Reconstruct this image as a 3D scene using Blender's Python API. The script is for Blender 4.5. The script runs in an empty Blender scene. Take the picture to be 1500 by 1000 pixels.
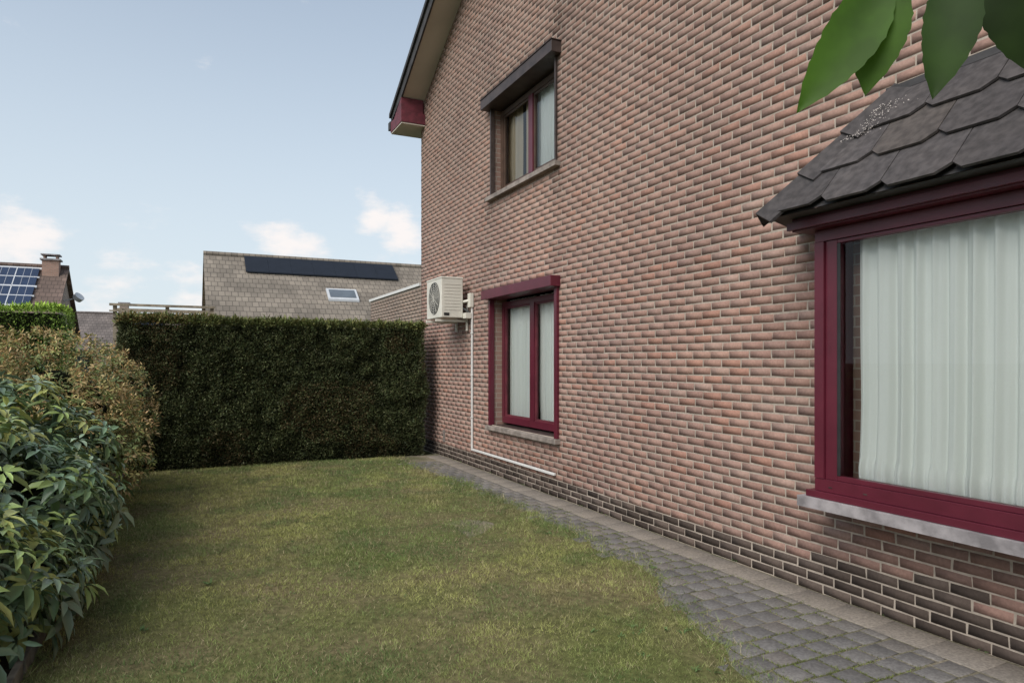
import bpy, math, random
import numpy as np
from mathutils import Vector
random.seed(7); rng=np.random.default_rng(7)
S=bpy.context.scene
COL=S.collection
# ---------------------------------------------------------------- helpers
def newmat(name):
    m=bpy.data.materials.new(name); m.use_nodes=True
    nt=m.node_tree; b=nt.nodes['Principled BSDF']
    return m,nt,b
def N(nt,t,**k):
    n=nt.nodes.new(t)
    for a,v in k.items(): setattr(n,a,v)
    return n
def noise_ramp(nt,scale,c1,c2,p1=0.35,p2=0.65,detail=3,coord='Object',vec=None):
    tc=N(nt,'ShaderNodeTexCoord'); no=N(nt,'ShaderNodeTexNoise')
    no.inputs['Scale'].default_value=scale; no.inputs['Detail'].default_value=detail
    nt.links.new(vec if vec else tc.outputs[coord],no.inputs['Vector'])
    r=N(nt,'ShaderNodeValToRGB'); r.color_ramp.elements[0].position=p1; r.color_ramp.elements[1].position=p2
    r.color_ramp.elements[0].color=(*c1,1); r.color_ramp.elements[1].color=(*c2,1)
    nt.links.new(no.outputs['Fac'],r.inputs['Fac']); return no,r
def bump(nt,b,src,strength=0.4,dist=0.01):
    bp=N(nt,'ShaderNodeBump'); bp.inputs['Strength'].default_value=strength; bp.inputs['Distance'].default_value=dist
    nt.links.new(src,bp.inputs['Height']); nt.links.new(bp.outputs['Normal'],b.inputs['Normal'])
def simple(name,c,rough=0.6,var=0.12,scale=8,bs=0.15,metal=0,spec=0.5):
    m,nt,b=newmat(name)
    lo=tuple(x*(1-var) for x in c); hi=tuple(min(1,x*(1+var)) for x in c)
    no,r=noise_ramp(nt,scale,lo,hi)
    nt.links.new(r.outputs['Color'],b.inputs['Base Color'])
    b.inputs['Roughness'].default_value=rough; b.inputs['Metallic'].default_value=metal
    b.inputs['Specular IOR Level'].default_value=spec
    if bs:
        n2=N(nt,'ShaderNodeTexNoise'); n2.inputs['Scale'].default_value=scale*12
        tc=N(nt,'ShaderNodeTexCoord'); nt.links.new(tc.outputs['Object'],n2.inputs['Vector'])
        bump(nt,b,n2.outputs['Fac'],bs,0.004)
    return m
def attr_mat(name,rough=0.7,nscale=60,var=0.25,bs=0.4,bd=0.003,trans=0,spec=0.3,big=None):
    m,nt,b=newmat(name)
    a=N(nt,'ShaderNodeAttribute'); a.attribute_name='Col'
    out=a.outputs['Color']
    if var>0.02:
        no,r=noise_ramp(nt,nscale,(1-var,)*3,(1,1,1))
        mx=N(nt,'ShaderNodeMix',data_type='RGBA',blend_type='MULTIPLY'); mx.inputs[0].default_value=1
        nt.links.new(out,mx.inputs[6]); nt.links.new(r.outputs['Color'],mx.inputs[7]); out=mx.outputs[2]
        if bs: bump(nt,b,no.outputs['Fac'],bs,bd)
    if big:
        n3,r3=noise_ramp(nt,big,(0.86,0.86,0.88),(1.06,1.04,1.02),0.3,0.7)
        m2=N(nt,'ShaderNodeMix',data_type='RGBA',blend_type='MULTIPLY'); m2.inputs[0].default_value=1
        nt.links.new(out,m2.inputs[6]); nt.links.new(r3.outputs['Color'],m2.inputs[7]); out=m2.outputs[2]
    nt.links.new(out,b.inputs['Base Color'])
    b.inputs['Roughness'].default_value=rough; b.inputs['Specular IOR Level'].default_value=spec
    if trans:
        o=nt.nodes['Material Output']; t=N(nt,'ShaderNodeBsdfTranslucent'); ms=N(nt,'ShaderNodeMixShader')
        ms.inputs[0].default_value=trans
        nt.links.new(out,t.inputs['Color']); nt.links.new(b.outputs[0],ms.inputs[1]); nt.links.new(t.outputs[0],ms.inputs[2])
        nt.links.new(ms.outputs[0],o.inputs['Surface'])
    return m
def empty(name):
    o=bpy.data.objects.new(name,None); COL.objects.link(o); return o
class MB:
    def __init__(s): s.v=[]; s.f=[]; s.m=[]
    def quad(s,pts,m=0):
        n=len(s.v); s.v+= [tuple(p) for p in pts]; s.f.append(tuple(range(n,n+len(pts)))); s.m.append(m)
    def box(s,x0,x1,y0,y1,z0,z1,m=0):
        n=len(s.v)
        s.v+=[(x0,y0,z0),(x1,y0,z0),(x1,y1,z0),(x0,y1,z0),(x0,y0,z1),(x1,y0,z1),(x1,y1,z1),(x0,y1,z1)]
        for q in ((0,3,2,1),(4,5,6,7),(0,1,5,4),(1,2,6,5),(2,3,7,6),(3,0,4,7)):
            s.f.append(tuple(n+i for i in q)); s.m.append(m)
    def prism(s,poly,x0,x1,m=0):
        k=len(poly); n=len(s.v)
        s.v+=[(x0,y,z) for y,z in poly]+[(x1,y,z) for y,z in poly]
        s.f.append(tuple(range(n,n+k))); s.m.append(m)
        s.f.append(tuple(range(n+2*k-1,n+k-1,-1))); s.m.append(m)
        for i in range(k):
            j=(i+1)%k; s.f.append((n+i,n+k+i,n+k+j,n+j)); s.m.append(m)
    def extr(s,top,off,m=0):
        k=len(top); n=len(s.v); off=Vector(off)
        s.v+=[tuple(p) for p in top]+[tuple(Vector(p)+off) for p in top]
        s.f.append(tuple(range(n,n+k))); s.m.append(m)
        s.f.append(tuple(range(n+2*k-1,n+k-1,-1))); s.m.append(m)
        for i in range(k):
            j=(i+1)%k; s.f.append((n+i,n+k+i,n+k+j,n+j)); s.m.append(m)
    def tube(s,p0,p1,r0,r1=None,m=0,k=10):
        r1=r0 if r1 is None else r1
        p0=Vector(p0);p1=Vector(p1);d=(p1-p0).normalized()
        a=d.orthogonal().normalized();b=d.cross(a); n=len(s.v)
        for p,r in((p0,r0),(p1,r1)):
            for i in range(k):
                t=2*math.pi*i/k; s.v.append(tuple(p+a*math.cos(t)*r+b*math.sin(t)*r))
        for i in range(k):
            j=(i+1)%k; s.f.append((n+i,n+j,n+k+j,n+k+i)); s.m.append(m)
        s.f.append(tuple(range(n+k-1,n-1,-1))); s.m.append(m)
        s.f.append(tuple(range(n+k,n+2*k))); s.m.append(m)
    def obj(s,name,mats,parent=None,bevel=0,smooth=False):
        me=bpy.data.meshes.new(name); me.from_pydata(s.v,[],s.f)
        for m in mats: me.materials.append(m)
        me.polygons.foreach_set('material_index',s.m)
        if smooth: me.polygons.foreach_set('use_smooth',[True]*len(s.f))
        me.update(); o=bpy.data.objects.new(name,me); COL.objects.link(o)
        if parent: o.parent=parent
        if bevel:
            b=o.modifiers.new('bevel','BEVEL'); b.width=bevel; b.segments=2; b.limit_method='ANGLE'
        return o
def fastmesh(name,co,faces,cols,mat,parent=None,smooth=False):
    me=bpy.data.meshes.new(name); n=len(co); m,k=faces.shape
    me.vertices.add(n); me.vertices.foreach_set('co',np.ascontiguousarray(co,dtype=np.float32).ravel())
    me.loops.add(m*k); me.loops.foreach_set('vertex_index',np.ascontiguousarray(faces,dtype=np.int32).ravel())
    me.polygons.add(m); me.polygons.foreach_set('loop_start',np.arange(0,m*k,k,dtype=np.int32))
    if smooth: me.polygons.foreach_set('use_smooth',np.ones(m,dtype=bool))
    me.update(calc_edges=True)
    ca=me.color_attributes.new('Col','FLOAT_COLOR','POINT')
    c4=np.ones((n,4),dtype=np.float32); c4[:,:3]=cols; ca.data.foreach_set('color',c4.ravel())
    me.materials.append(mat); o=bpy.data.objects.new(name,me); COL.objects.link(o)
    if parent: o.parent=parent
    return o
def vnoise(x,y,scale,seed):
    r=np.random.default_rng(seed); G=r.random((256,256))
    u=x*scale+500; v=y*scale+500
    i=np.floor(u).astype(int); j=np.floor(v).astype(int); fu=u-i; fv=v-j
    fu=fu*fu*(3-2*fu); fv=fv*fv*(3-2*fv)
    g=lambda a,b:G[a%256,b%256]
    return (g(i,j)*(1-fu)+g(i+1,j)*fu)*(1-fv)+(g(i,j+1)*(1-fu)+g(i+1,j+1)*fu)*fv
def fnoise(x,y,scale,seed):
    return (vnoise(x,y,scale,seed)+.5*vnoise(x,y,scale*2.1,seed+1)+.25*vnoise(x,y,scale*4.3,seed+2))/1.75
def norm(a): return a/np.maximum(np.linalg.norm(a,axis=-1,keepdims=True),1e-9)
LEAF_T=np.array([[0,0,0],[.3,.5,.05],[.65,.45,.05],[1,0,-.12],[.65,-.45,.05],[.3,-.5,.05],[.33,0,-.03],[.68,0,-.05]],float)
LEAF_F3=np.array([[0,6,1],[6,7,1],[1,7,2],[7,3,2],[0,5,6],[5,4,6],[6,4,7],[4,3,7]])
TRI_T=np.array([[0,-.5,0],[0,.5,0],[1,0,0]],float); TRI_F=np.array([[0,1,2]])
DIA_T=np.array([[0,0,0],[.45,.5,.06],[1,0,0],[.45,-.5,.06]],float); DIA_F=np.array([[0,3,2,1]])
def leaves(name,pos,d,up,L,W,col,mat,T,F,parent=None,smooth=False,droop=0):
    d=norm(d); v=norm(np.cross(up,d)); w=np.cross(d,v)
    k=len(T); n=len(pos)
    co=pos[:,None,:]+T[None,:,0:1]*(L[:,None,None]*d[:,None,:])+T[None,:,1:2]*(W[:,None,None]*v[:,None,:])+T[None,:,2:3]*(L[:,None,None]*w[:,None,:])
    if droop: co[:,:,2]-=droop*(T[None,:,0]**2)*L[:,None]
    cols=np.repeat(col,k,axis=0)
    f=(F[None]+np.arange(n)[:,None,None]*k).reshape(-1,F.shape[1])
    return fastmesh(name,co.reshape(-1,3),f,cols,mat,parent,smooth)
# ---------------------------------------------------------------- camera
TH=math.atan(0.48)
cam=bpy.data.cameras.new('camera'); co=bpy.data.objects.new('camera',cam); COL.objects.link(co)
co.location=(0,0,1.5); co.rotation_euler=(math.radians(90),0,-TH); cam.lens=24; cam.sensor_width=36
cam.shift_y=0.02; cam.clip_end=2000; cam.clip_start=0.05; S.camera=co
def dirv(px,py):
    a=(px-750)/1000; u=(530-py)/1000
    v=Vector((math.cos(TH)*a+math.sin(TH),-math.sin(TH)*a+math.cos(TH),u)); return v.normalized()
# ---------------------------------------------------------------- world / sun
SE=math.radians(42); AZ=math.radians(240)
w=bpy.data.worlds.new('World'); S.world=w; w.use_nodes=True; nt=w.node_tree
bg=nt.nodes['Background']; sky=N(nt,'ShaderNodeTexSky',sky_type='NISHITA'); sky.sun_disc=False
sky.sun_elevation=SE; sky.sun_rotation=AZ; sky.air_density=1.0; sky.dust_density=1.5; sky.ozone_density=1
tc=N(nt,'ShaderNodeTexCoord'); sp=N(nt,'ShaderNodeSeparateXYZ'); nt.links.new(tc.outputs['Generated'],sp.inputs[0])
hz=N(nt,'ShaderNodeMapRange',interpolation_type='SMOOTHSTEP'); nt.links.new(sp.outputs['Z'],hz.inputs['Value'])
hz.inputs['From Min'].default_value=0.0; hz.inputs['From Max'].default_value=0.65; hz.inputs['To Min'].default_value=0.88; hz.inputs['To Max'].default_value=0.32
mh=N(nt,'ShaderNodeMix',data_type='RGBA'); nt.links.new(hz.outputs[0],mh.inputs[0]); nt.links.new(sky.outputs[0],mh.inputs[6]); mh.inputs[7].default_value=(5.0,5.6,6.0,1)
mp=N(nt,'ShaderNodeMapping'); mp.inputs['Scale'].default_value=(1,1,2.2); nt.links.new(tc.outputs['Generated'],mp.inputs[0])
cn=N(nt,'ShaderNodeTexNoise'); cn.inputs['Scale'].default_value=13; cn.inputs['Detail'].default_value=6; cn.inputs['Roughness'].default_value=.6
nt.links.new(mp.outputs[0],cn.inputs['Vector'])
total=None
for (px,py,r,a) in ((588,340,.05,1),(550,318,.036,1),(420,355,.055,.9),(40,362,.055,1),(165,425,.08,.6),(270,430,.05,.7),(1100,330,.3,.9)):
    vd=N(nt,'ShaderNodeVectorMath',operation='DISTANCE'); nt.links.new(tc.outputs['Generated'],vd.inputs[0]); vd.inputs[1].default_value=dirv(px,py)
    mr=N(nt,'ShaderNodeMapRange'); nt.links.new(vd.outputs['Value'],mr.inputs['Value'])
    mr.inputs['From Min'].default_value=0; mr.inputs['From Max'].default_value=r*1.5; mr.inputs['To Min'].default_value=a; mr.inputs['To Max'].default_value=0
    if total is None: total=mr.outputs[0]
    else:
        ad=N(nt,'ShaderNodeMath',operation='MAXIMUM'); nt.links.new(total,ad.inputs[0]); nt.links.new(mr.outputs[0],ad.inputs[1]); total=ad.outputs[0]
ad=N(nt,'ShaderNodeMath',operation='MULTIPLY_ADD'); nt.links.new(total,ad.inputs[0]); ad.inputs[1].default_value=.5; nt.links.new(cn.outputs['Fac'],ad.inputs[2])
cm=N(nt,'ShaderNodeMapRange',interpolation_type='SMOOTHSTEP'); nt.links.new(ad.outputs[0],cm.inputs['Value'])
cm.inputs['From Min'].default_value=.66; cm.inputs['From Max'].default_value=1.0
mc=N(nt,'ShaderNodeMix',data_type='RGBA'); nt.links.new(cm.outputs[0],mc.inputs[0]); nt.links.new(mh.outputs[2],mc.inputs[6]); mc.inputs[7].default_value=(6.5,6.2,6.1,1)
nt.links.new(mc.outputs[2],bg.inputs['Color']); bg.inputs['Strength'].default_value=0.15
sl=bpy.data.lights.new('sun','SUN'); sl.energy=3.0; sl.angle=math.radians(45); sl.color=(1,.97,.92)
so=bpy.data.objects.new('sun',sl); COL.objects.link(so)
sd=Vector((math.sin(AZ)*math.cos(SE),math.cos(AZ)*math.cos(SE),math.sin(SE)))
so.rotation_euler=sd.to_track_quat('Z','Y').to_euler(); so.location=sd*40
S.view_settings.view_transform='Standard'; S.view_settings.look='None'; S.view_settings.exposure=0
# ---------------------------------------------------------------- materials
M_brick=attr_mat('brick',0.9,60,.17,.45,.0025,spec=.15,big=.9)
M_mortar=simple('mortar',(.385,.325,.265),.95,.15,20,.4)
M_maroon=simple('maroon_paint',(.10,.013,.025),.38,.12,5,.05)
M_maroon2=simple('maroon_weathered',(.12,.02,.03),.6,.25,9,.1)
M_cream=simple('cream_board',(.55,.49,.40),.6,.06,2,.05)
M_dark=simple('dark_tile',(.045,.042,.042),.75,.3,6,.3)
M_tile=attr_mat('slate_tile',.72,22,.45,.35,.004,spec=.4,big=4)
M_stone=simple('sill_stone',(.27,.245,.245),.8,.35,9,.3)
M_white=simple('white_paint',(.66,.65,.62),.45,.04,4,.03)
M_ac=simple('ac_casing',(.64,.61,.53),.45,.05,4,.03)
M_black=simple('black_plastic',(.02,.02,.02),.5,.2,20,.1)
M_int=simple('interior_dark',(.07,.065,.055),.9,.2,2,0)
M_shut=simple('shutter_box_metal',(.050,.034,.029),.5,.3,8,.08)
M_brownf=simple('brown_frame',(.085,.05,.035),.5,.2,8,.08)
def curtain_mat(name,c):
    m,nt,b=newmat(name); no,r=noise_ramp(nt,400,tuple(x*.95 for x in c),c); nt.links.new(r.outputs[0],b.inputs['Base Color']); b.inputs['Roughness'].default_value=.9
    b.inputs['Specular IOR Level'].default_value=.1
    o=nt.nodes['Material Output']; t=N(nt,'ShaderNodeBsdfTranslucent'); t.inputs[0].default_value=(*c,1); ms=N(nt,'ShaderNodeMixShader'); ms.inputs[0].default_value=.06
    nt.links.new(b.outputs[0],ms.inputs[1]); nt.links.new(t.outputs[0],ms.inputs[2]); nt.links.new(ms.outputs[0],o.inputs['Surface']); return m
M_cur=curtain_mat('curtain_white',(.87,.89,.85)); M_curt=curtain_mat('curtain_tan',(.62,.52,.38))
def glass_mat(name,f0):
    m,nt,b=newmat(name); nt.nodes.remove(b); o=nt.nodes['Material Output']
    t=N(nt,'ShaderNodeBsdfTransparent'); t.inputs[0].default_value=(.96,.98,.97,1); g=N(nt,'ShaderNodeBsdfGlossy'); g.inputs['Roughness'].default_value=.01
    fr=N(nt,'ShaderNodeFresnel'); fr.inputs[0].default_value=f0; ms=N(nt,'ShaderNodeMixShader')
    nt.links.new(fr.outputs[0],ms.inputs[0]); nt.links.new(t.outputs[0],ms.inputs[1]); nt.links.new(g.outputs[0],ms.inputs[2]); nt.links.new(ms.outputs[0],o.inputs['Surface']); return m
M_glass=glass_mat('window_glass',1.4); M_glass2=glass_mat('window_glass_reflective',1.55)
def rooftile_mat(name,c,sx=.25,sz=.22):
    m,nt,b=newmat(name); tc=N(nt,'ShaderNodeTexCoord'); s=N(nt,'ShaderNodeSeparateXYZ'); cb=N(nt,'ShaderNodeCombineXYZ')
    nt.links.new(tc.outputs['Object'],s.inputs[0]); nt.links.new(s.outputs['X'],cb.inputs[0]); nt.links.new(s.outputs['Z'],cb.inputs[1])
    br=N(nt,'ShaderNodeTexBrick'); nt.links.new(cb.outputs[0],br.inputs['Vector']); br.inputs['Scale'].default_value=1
    br.inputs['Brick Width'].default_value=sx; br.inputs['Row Height'].default_value=sz; br.inputs['Mortar Size'].default_value=.018; br.inputs['Mortar Smooth'].default_value=.6
    br.inputs['Color1'].default_value=(*c,1); br.inputs['Color2'].default_value=(*[x*.72 for x in c],1); br.inputs['Mortar'].default_value=(*[x*.35 for x in c],1)
    no,r=noise_ramp(nt,.8,(.75,.75,.75),(1.1,1.1,1.1)); mx=N(nt,'ShaderNodeMix',data_type='RGBA',blend_type='MULTIPLY'); mx.inputs[0].default_value=1
    nt.links.new(br.outputs['Color'],mx.inputs[6]); nt.links.new(r.outputs[0],mx.inputs[7]); nt.links.new(mx.outputs[2],b.inputs['Base Color']); b.inputs['Roughness'].default_value=.85
    bump(nt,b,br.outputs['Fac'],-.6,.03); return m
def brickwall_mat(name,c,axis='Y'):
    m,nt,b=newmat(name); tc=N(nt,'ShaderNodeTexCoord'); s=N(nt,'ShaderNodeSeparateXYZ'); cb=N(nt,'ShaderNodeCombineXYZ')
    nt.links.new(tc.outputs['Object'],s.inputs[0]); ad=N(nt,'ShaderNodeMath',operation='ADD'); nt.links.new(s.outputs['X'],ad.inputs[0]); nt.links.new(s.outputs['Y'],ad.inputs[1])
    nt.links.new(ad.outputs[0],cb.inputs[0]); nt.links.new(s.outputs['Z'],cb.inputs[1])
    br=N(nt,'ShaderNodeTexBrick'); nt.links.new(cb.outputs[0],br.inputs['Vector']); br.inputs['Scale'].default_value=1
    br.inputs['Brick Width'].default_value=.205; br.inputs['Row Height'].default_value=.0635; br.inputs['Mortar Size'].default_value=.005
    br.inputs['Color1'].default_value=(*c,1); br.inputs['Color2'].default_value=(*[x*.75 for x in c],1); br.inputs['Mortar'].default_value=(.34,.3,.25,1)
    nt.links.new(br.outputs['Color'],b.inputs['Base Color']); b.inputs['Roughness'].default_value=.9; bump(nt,b,br.outputs['Fac'],-.5,.01); return m
M_bw=brickwall_mat('brick_reveal',(.30,.185,.145))
# ---------------------------------------------------------------- HOUSE
house=empty('brick_house')
XW=3.725; YC=11.42; YE=-2.0; RY=4.71; Z0=5.9; SLP=.52
def zr(y): return Z0+SLP*(YC-y) if y>RY else Z0+SLP*(y-YE)
openings=[(6.60,8.40,.66,2.36),(6.60,8.40,3.72,4.9),(.40,2.90,.66,2.34)]
def bricks(y0,y1,ztop,ops,x,xi,tint=None):
    P=[]
    h=.0635;Lb=.205;i=0
    while True:
        z0=i*h+.005; z1=z0+h-.0110
        if i*h>ztop(None): break
        off=(i%2)*Lb/2+random.uniform(-.018,.018)
        y=y0-Lb+off
        while y<y1:
            a=y+random.uniform(-.002,.002); b=y+Lb-.011+random.uniform(-.004,.003); y+=Lb
            segs=[(max(a,y0),min(b,y1))]
            zm=(z0+z1)/2
            for (oy0,oy1,oz0,oz1) in ops:
                if oz0<zm<oz1:
                    ns=[]
                    for (p,q) in segs:
                        if q<=oy0 or p>=oy1: ns.append((p,q))
                        else:
                            if p<oy0: ns.append((p,oy0))
                            if q>oy1: ns.append((oy1,q))
                    segs=ns
            for (p,q) in segs:
                if q-p<.03: continue
                if ztop((p+q)/2)<z0-.02: continue
                P.append((p,q,z0,z1,i))
        i+=1
    P=np.array(P); n=len(P)
    j=lambda s:rng.normal(0,s,n)
    fx=x+np.clip(j(.0007),-.0018,.0015)
    p,q,z0,z1=P[:,0],P[:,1],P[:,2],P[:,3]
    wav=.010*(fnoise(p,z0,.8,5)-.5)
    V=np.zeros((n,8,3))
    ys=[p,q,q,p];zs=[z0,z0,z1,z1]
    for k in range(4):
        V[:,k,0]=fx+np.clip(j(.0005),-.0012,.001); V[:,k,1]=ys[k]+j(.0018); V[:,k,2]=zs[k]+j(.0017)+wav
        V[:,k+4,0]=xi+.02; V[:,k+4,1]=ys[k]; V[:,k+4,2]=zs[k]+wav
    F=np.array([[0,3,2,1],[0,1,5,4],[1,2,6,5],[2,3,7,6],[3,0,4,7]])
    f=(F[None]+np.arange(n)[:,None,None]*8).reshape(-1,4)
    pal=np.array([[.36,.222,.178],[.375,.237,.19],[.34,.212,.172],[.375,.21,.16],[.315,.205,.17],[.385,.262,.215],[.35,.228,.187]])
    idx=rng.choice(7,n,p=[.26,.22,.18,.10,.06,.06,.12]); c=pal[idx]*rng.uniform(.93,1.07,(n,1))
    ym=(p+q)/2; zm=(z0+z1)/2
    g=np.clip((zm-2.4)/2.6,0,1)[:,None]; c=c*(1-.55*g)+np.array([.295,.205,.16])*.55*g
    st=fnoise(ym,zm*.5,.8,31); c*= (0.86+.28*st)[:,None]
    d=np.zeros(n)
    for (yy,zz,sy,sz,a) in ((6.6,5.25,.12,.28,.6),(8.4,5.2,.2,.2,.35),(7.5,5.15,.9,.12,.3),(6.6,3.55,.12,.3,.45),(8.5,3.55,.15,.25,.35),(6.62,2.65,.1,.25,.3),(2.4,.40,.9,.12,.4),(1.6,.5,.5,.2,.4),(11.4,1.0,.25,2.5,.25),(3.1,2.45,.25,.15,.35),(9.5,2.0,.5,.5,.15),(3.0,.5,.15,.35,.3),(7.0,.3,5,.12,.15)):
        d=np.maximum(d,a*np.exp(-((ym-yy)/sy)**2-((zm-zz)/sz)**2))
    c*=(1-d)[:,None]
    if tint is not None: c=c*.35+np.array(tint)*.65
    else:
        pl=(P[:,4]<2.5)|((P[:,4]==3)&(rng.random(n)<.5)&(ym<3.2))|((P[:,4]==4)&(rng.random(n)<.25)&(ym<2.9))
        dk=np.array([.078,.060,.050])*rng.uniform(.6,1.7,(n,1))
        c[pl]=dk[pl]
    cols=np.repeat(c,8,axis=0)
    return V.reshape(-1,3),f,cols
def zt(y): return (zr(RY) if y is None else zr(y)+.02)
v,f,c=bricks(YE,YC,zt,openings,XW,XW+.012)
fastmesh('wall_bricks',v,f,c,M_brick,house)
mb=MB(); xm=XW+.0026
ysb=sorted({YE,YC,.40,2.90,6.60,8.40,RY}); zsb=sorted({-.2,.66,2.34,2.36,3.72,4.9,5.9})
for a,b in zip(ysb[:-1],ysb[1:]):
    for z0,z1 in zip(zsb[:-1],zsb[1:]):
        ym=(a+b)/2; zm=(z0+z1)/2
        if any(o[0]<ym<o[1] and o[2]<zm<o[3] for o in openings): continue
        mb.quad([(xm,a,z0),(xm,a,z1),(xm,b,z1),(xm,b,z0)])
mb.quad([(xm,YE,5.9),(xm,RY,zr(RY)),(xm,YC,5.9)])
mb.obj('wall_mortar',[M_mortar],house)
mb=MB()
mb.quad([(XW+.01,YC,-.2),(12,YC,-.2),(12,YC,5.9),(XW+.01,YC,5.9)]); mb.quad([(XW+.01,YE,-.2),(12,YE,-.2),(12,YE,5.9),(XW+.01,YE,5.9)])
mb.quad([(12,YE,-.2),(12,YC,-.2),(12,YC,5.9),(12,RY,zr(RY)),(12,YE,5.9)])
mb.obj('other_walls',[M_bw],house)
mb=MB()
for (a,b,z0,z1),dp in zip(openings,(.15,.15,.1)):
    xi=XW+dp+.08
    mb.quad([(XW+.002,a,z0),(xi,a,z0),(xi,a,z1),(XW+.002,a,z1)]); mb.quad([(XW+.002,b,z0),(xi,b,z0),(xi,b,z1),(XW+.002,b,z1)])
    mb.quad([(XW+.002,a,z0),(xi,a,z0),(xi,b,z0),(XW+.002,b,z0)],1); mb.quad([(XW+.002,a,z1),(xi,a,z1),(xi,b,z1),(XW+.002,b,z1)],1)
    X1=xi+2.2;A=a-.6;B=b+.6;C0=z0-.3;C1=z1+.3
    mb.quad([(X1,A,C0),(X1,B,C0),(X1,B,C1),(X1,A,C1)],2); mb.quad([(xi,A,C0),(X1,A,C0),(X1,A,C1),(xi,A,C1)],2); mb.quad([(xi,B,C0),(X1,B,C0),(X1,B,C1),(xi,B,C1)],2)
    mb.quad([(xi,A,C0),(X1,A,C0),(X1,B,C0),(xi,B,C0)],2); mb.quad([(xi,A,C1),(X1,A,C1),(X1,B,C1),(xi,B,C1)],2)
mb.obj('window_reveals',[M_bw,M_shut,M_int],house)
def band(d0,d1,ya=YC+.43,yb=YE-.43):
    return [(ya,zr(ya)+d0),(RY,zr(RY)+d0),(yb,zr(YE)+SLP*(yb-YE)+d0),(yb,zr(YE)+SLP*(yb-YE)+d1),(RY,zr(RY)+d1),(ya,zr(ya)+d1)]
for nme,x0,x1,d0,d1,mm in (('rake_soffit',3.335,3.80,0.0,.03,M_cream),('barge_board',3.305,3.333,-.03,.13,M_dark),('roof_tiles',3.27,12.4,.135,.21,M_dark),('roof_deck',3.81,12.3,.02,.13,M_dark)):
    p=band(d0,d1); mb=MB()
    for q in ((0,1,4,5),(1,2,3,4)): mb.prism([p[i] for i in q],x0,x1)
    mb.obj(nme,[mm],house)
mb=MB(); mb.box(3.30,12,11.2,11.86,5.56,5.74,0); mb.box(3.31,12,11.21,11.85,5.535,5.558,1); mb.box(3.285,12,11.84,11.96,5.62,5.76,2)
mb.prism([(11.22,5.742),(11.84,5.742),(11.22,5.98)],3.305,3.7,0)
mb.obj('eaves_box',[M_maroon2,M_cream,M_dark],house,.004)
def window(name,a,b,z0,z1,x,mull,glass,fw=.065,outer=None):
    mb=MB(); om=3 if outer else 0
    mb.box(x,x+.06,a,b,z0,z0+fw+.02,om); mb.box(x,x+.06,a,b,z1-fw,z1,om); mb.box(x-.002,x+.062,a,a+fw,z0+fw+.02,z1-fw,om); mb.box(x-.002,x+.062,b-fw,b,z0+fw+.02,z1-fw,om)
    mb.box(x-.004,x+.062,mull-.055,mull+.055,z0+fw+.02,z1-fw)
    for (p,q) in ((a+fw,mull-.055),(mull+.055,b-fw)):
        bm=om if outer else 1
        mb.box(x+.015,x+.045,p,p+.025,z0+fw+.02,z1-fw,bm); mb.box(x+.015,x+.045,q-.025,q,z0+fw+.02,z1-fw,bm)
        mb.box(x+.015,x+.045,p+.025,q-.025,z0+fw+.02,z0+fw+.045,bm); mb.box(x+.015,x+.045,p+.025,q-.025,z1-fw-.025,z1-fw,bm)
        mb.quad([(x+.03,p+.02,z1-fw-.01),(x+.03,q-.02,z1-fw-.01),(x+.03,q-.02,z0+fw+.03),(x+.03,p+.02,z0+fw+.03)],2)
    mb.obj(name,[M_maroon,M_maroon2,glass,outer or M_maroon],house)
window('ground_window',6.62,8.38,.69,2.30,3.875,7.5,M_glass)
window('upper_window',6.62,8.38,3.75,4.86,3.855,7.5,M_glass2,outer=M_brownf)
def curtain(name,a,b,z0,z1,x,amp,per,mat,seed,lace=False):
    ny=int((b-a)/.006); zs=[0,.01,.03,.055,.07,.085,.1,.2,.3,.4,.5,.6,.7,.8,.9,1]; nz=len(zs)
    yy=np.linspace(a,b,ny); ph=np.cumsum(1+1.0*(vnoise(yy*5,yy*0,1,seed)-.5))*(yy[1]-yy[0])*2*math.pi/per
    am0=.6+.8*vnoise(yy*7,yy*0,1,seed+9)
    V=[]
    for k in range(nz):
        t=zs[k]; z=z0+(z1-z0)*t
        am=amp*(1-.25*t)*am0; X=x+am*np.sin(ph+.35*np.sin(t*3))+.3*am*np.sin(2.3*ph+t)+.03*(1-t)*(vnoise(yy*2,yy*0+t*3,1,seed+1)-.5)
        if lace and t<.1: X=X-.010*math.sin(math.pi*t/.1)+.004*np.sin(yy*220)
        zz=z+(.006*np.sin(ph*1.3) if k==0 else 0)
        V.append(np.stack([X,yy,np.broadcast_to(zz,yy.shape)],1))
    V=np.concatenate(V); F=[]
    i=np.arange(ny-1)
    for k in range(nz-1): F.append(np.stack([k*ny+i,k*ny+i+1,(k+1)*ny+i+1,(k+1)*ny+i],1))
    return fastmesh(name,V,np.concatenate(F),np.ones((len(V),3)),mat,house,True)
curtain('ground_curtain',7.60,8.34,.70,2.33,3.985,.018,.10,M_cur,3); curtain('ground_curtain.001',6.64,7.46,.70,2.33,3.985,.018,.11,M_cur,4)
curtain('upper_curtain',6.64,7.50,3.78,4.9,3.96,.014,.11,M_cur,5); curtain('upper_curtain.001',7.96,8.36,3.78,4.9,3.97,.018,.12,M_curt,6); curtain('upper_curtain.002',7.48,7.86,3.78,4.9,3.97,.018,.1,M_curt,8)
mb=MB()
mb.box(3.69,3.76,6.56,6.62,.652,2.33,0); mb.box(3.69,3.76,8.38,8.43,.652,2.33,0)
mb.box(3.60,3.87,6.53,8.47,2.332,2.45,0)
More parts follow.
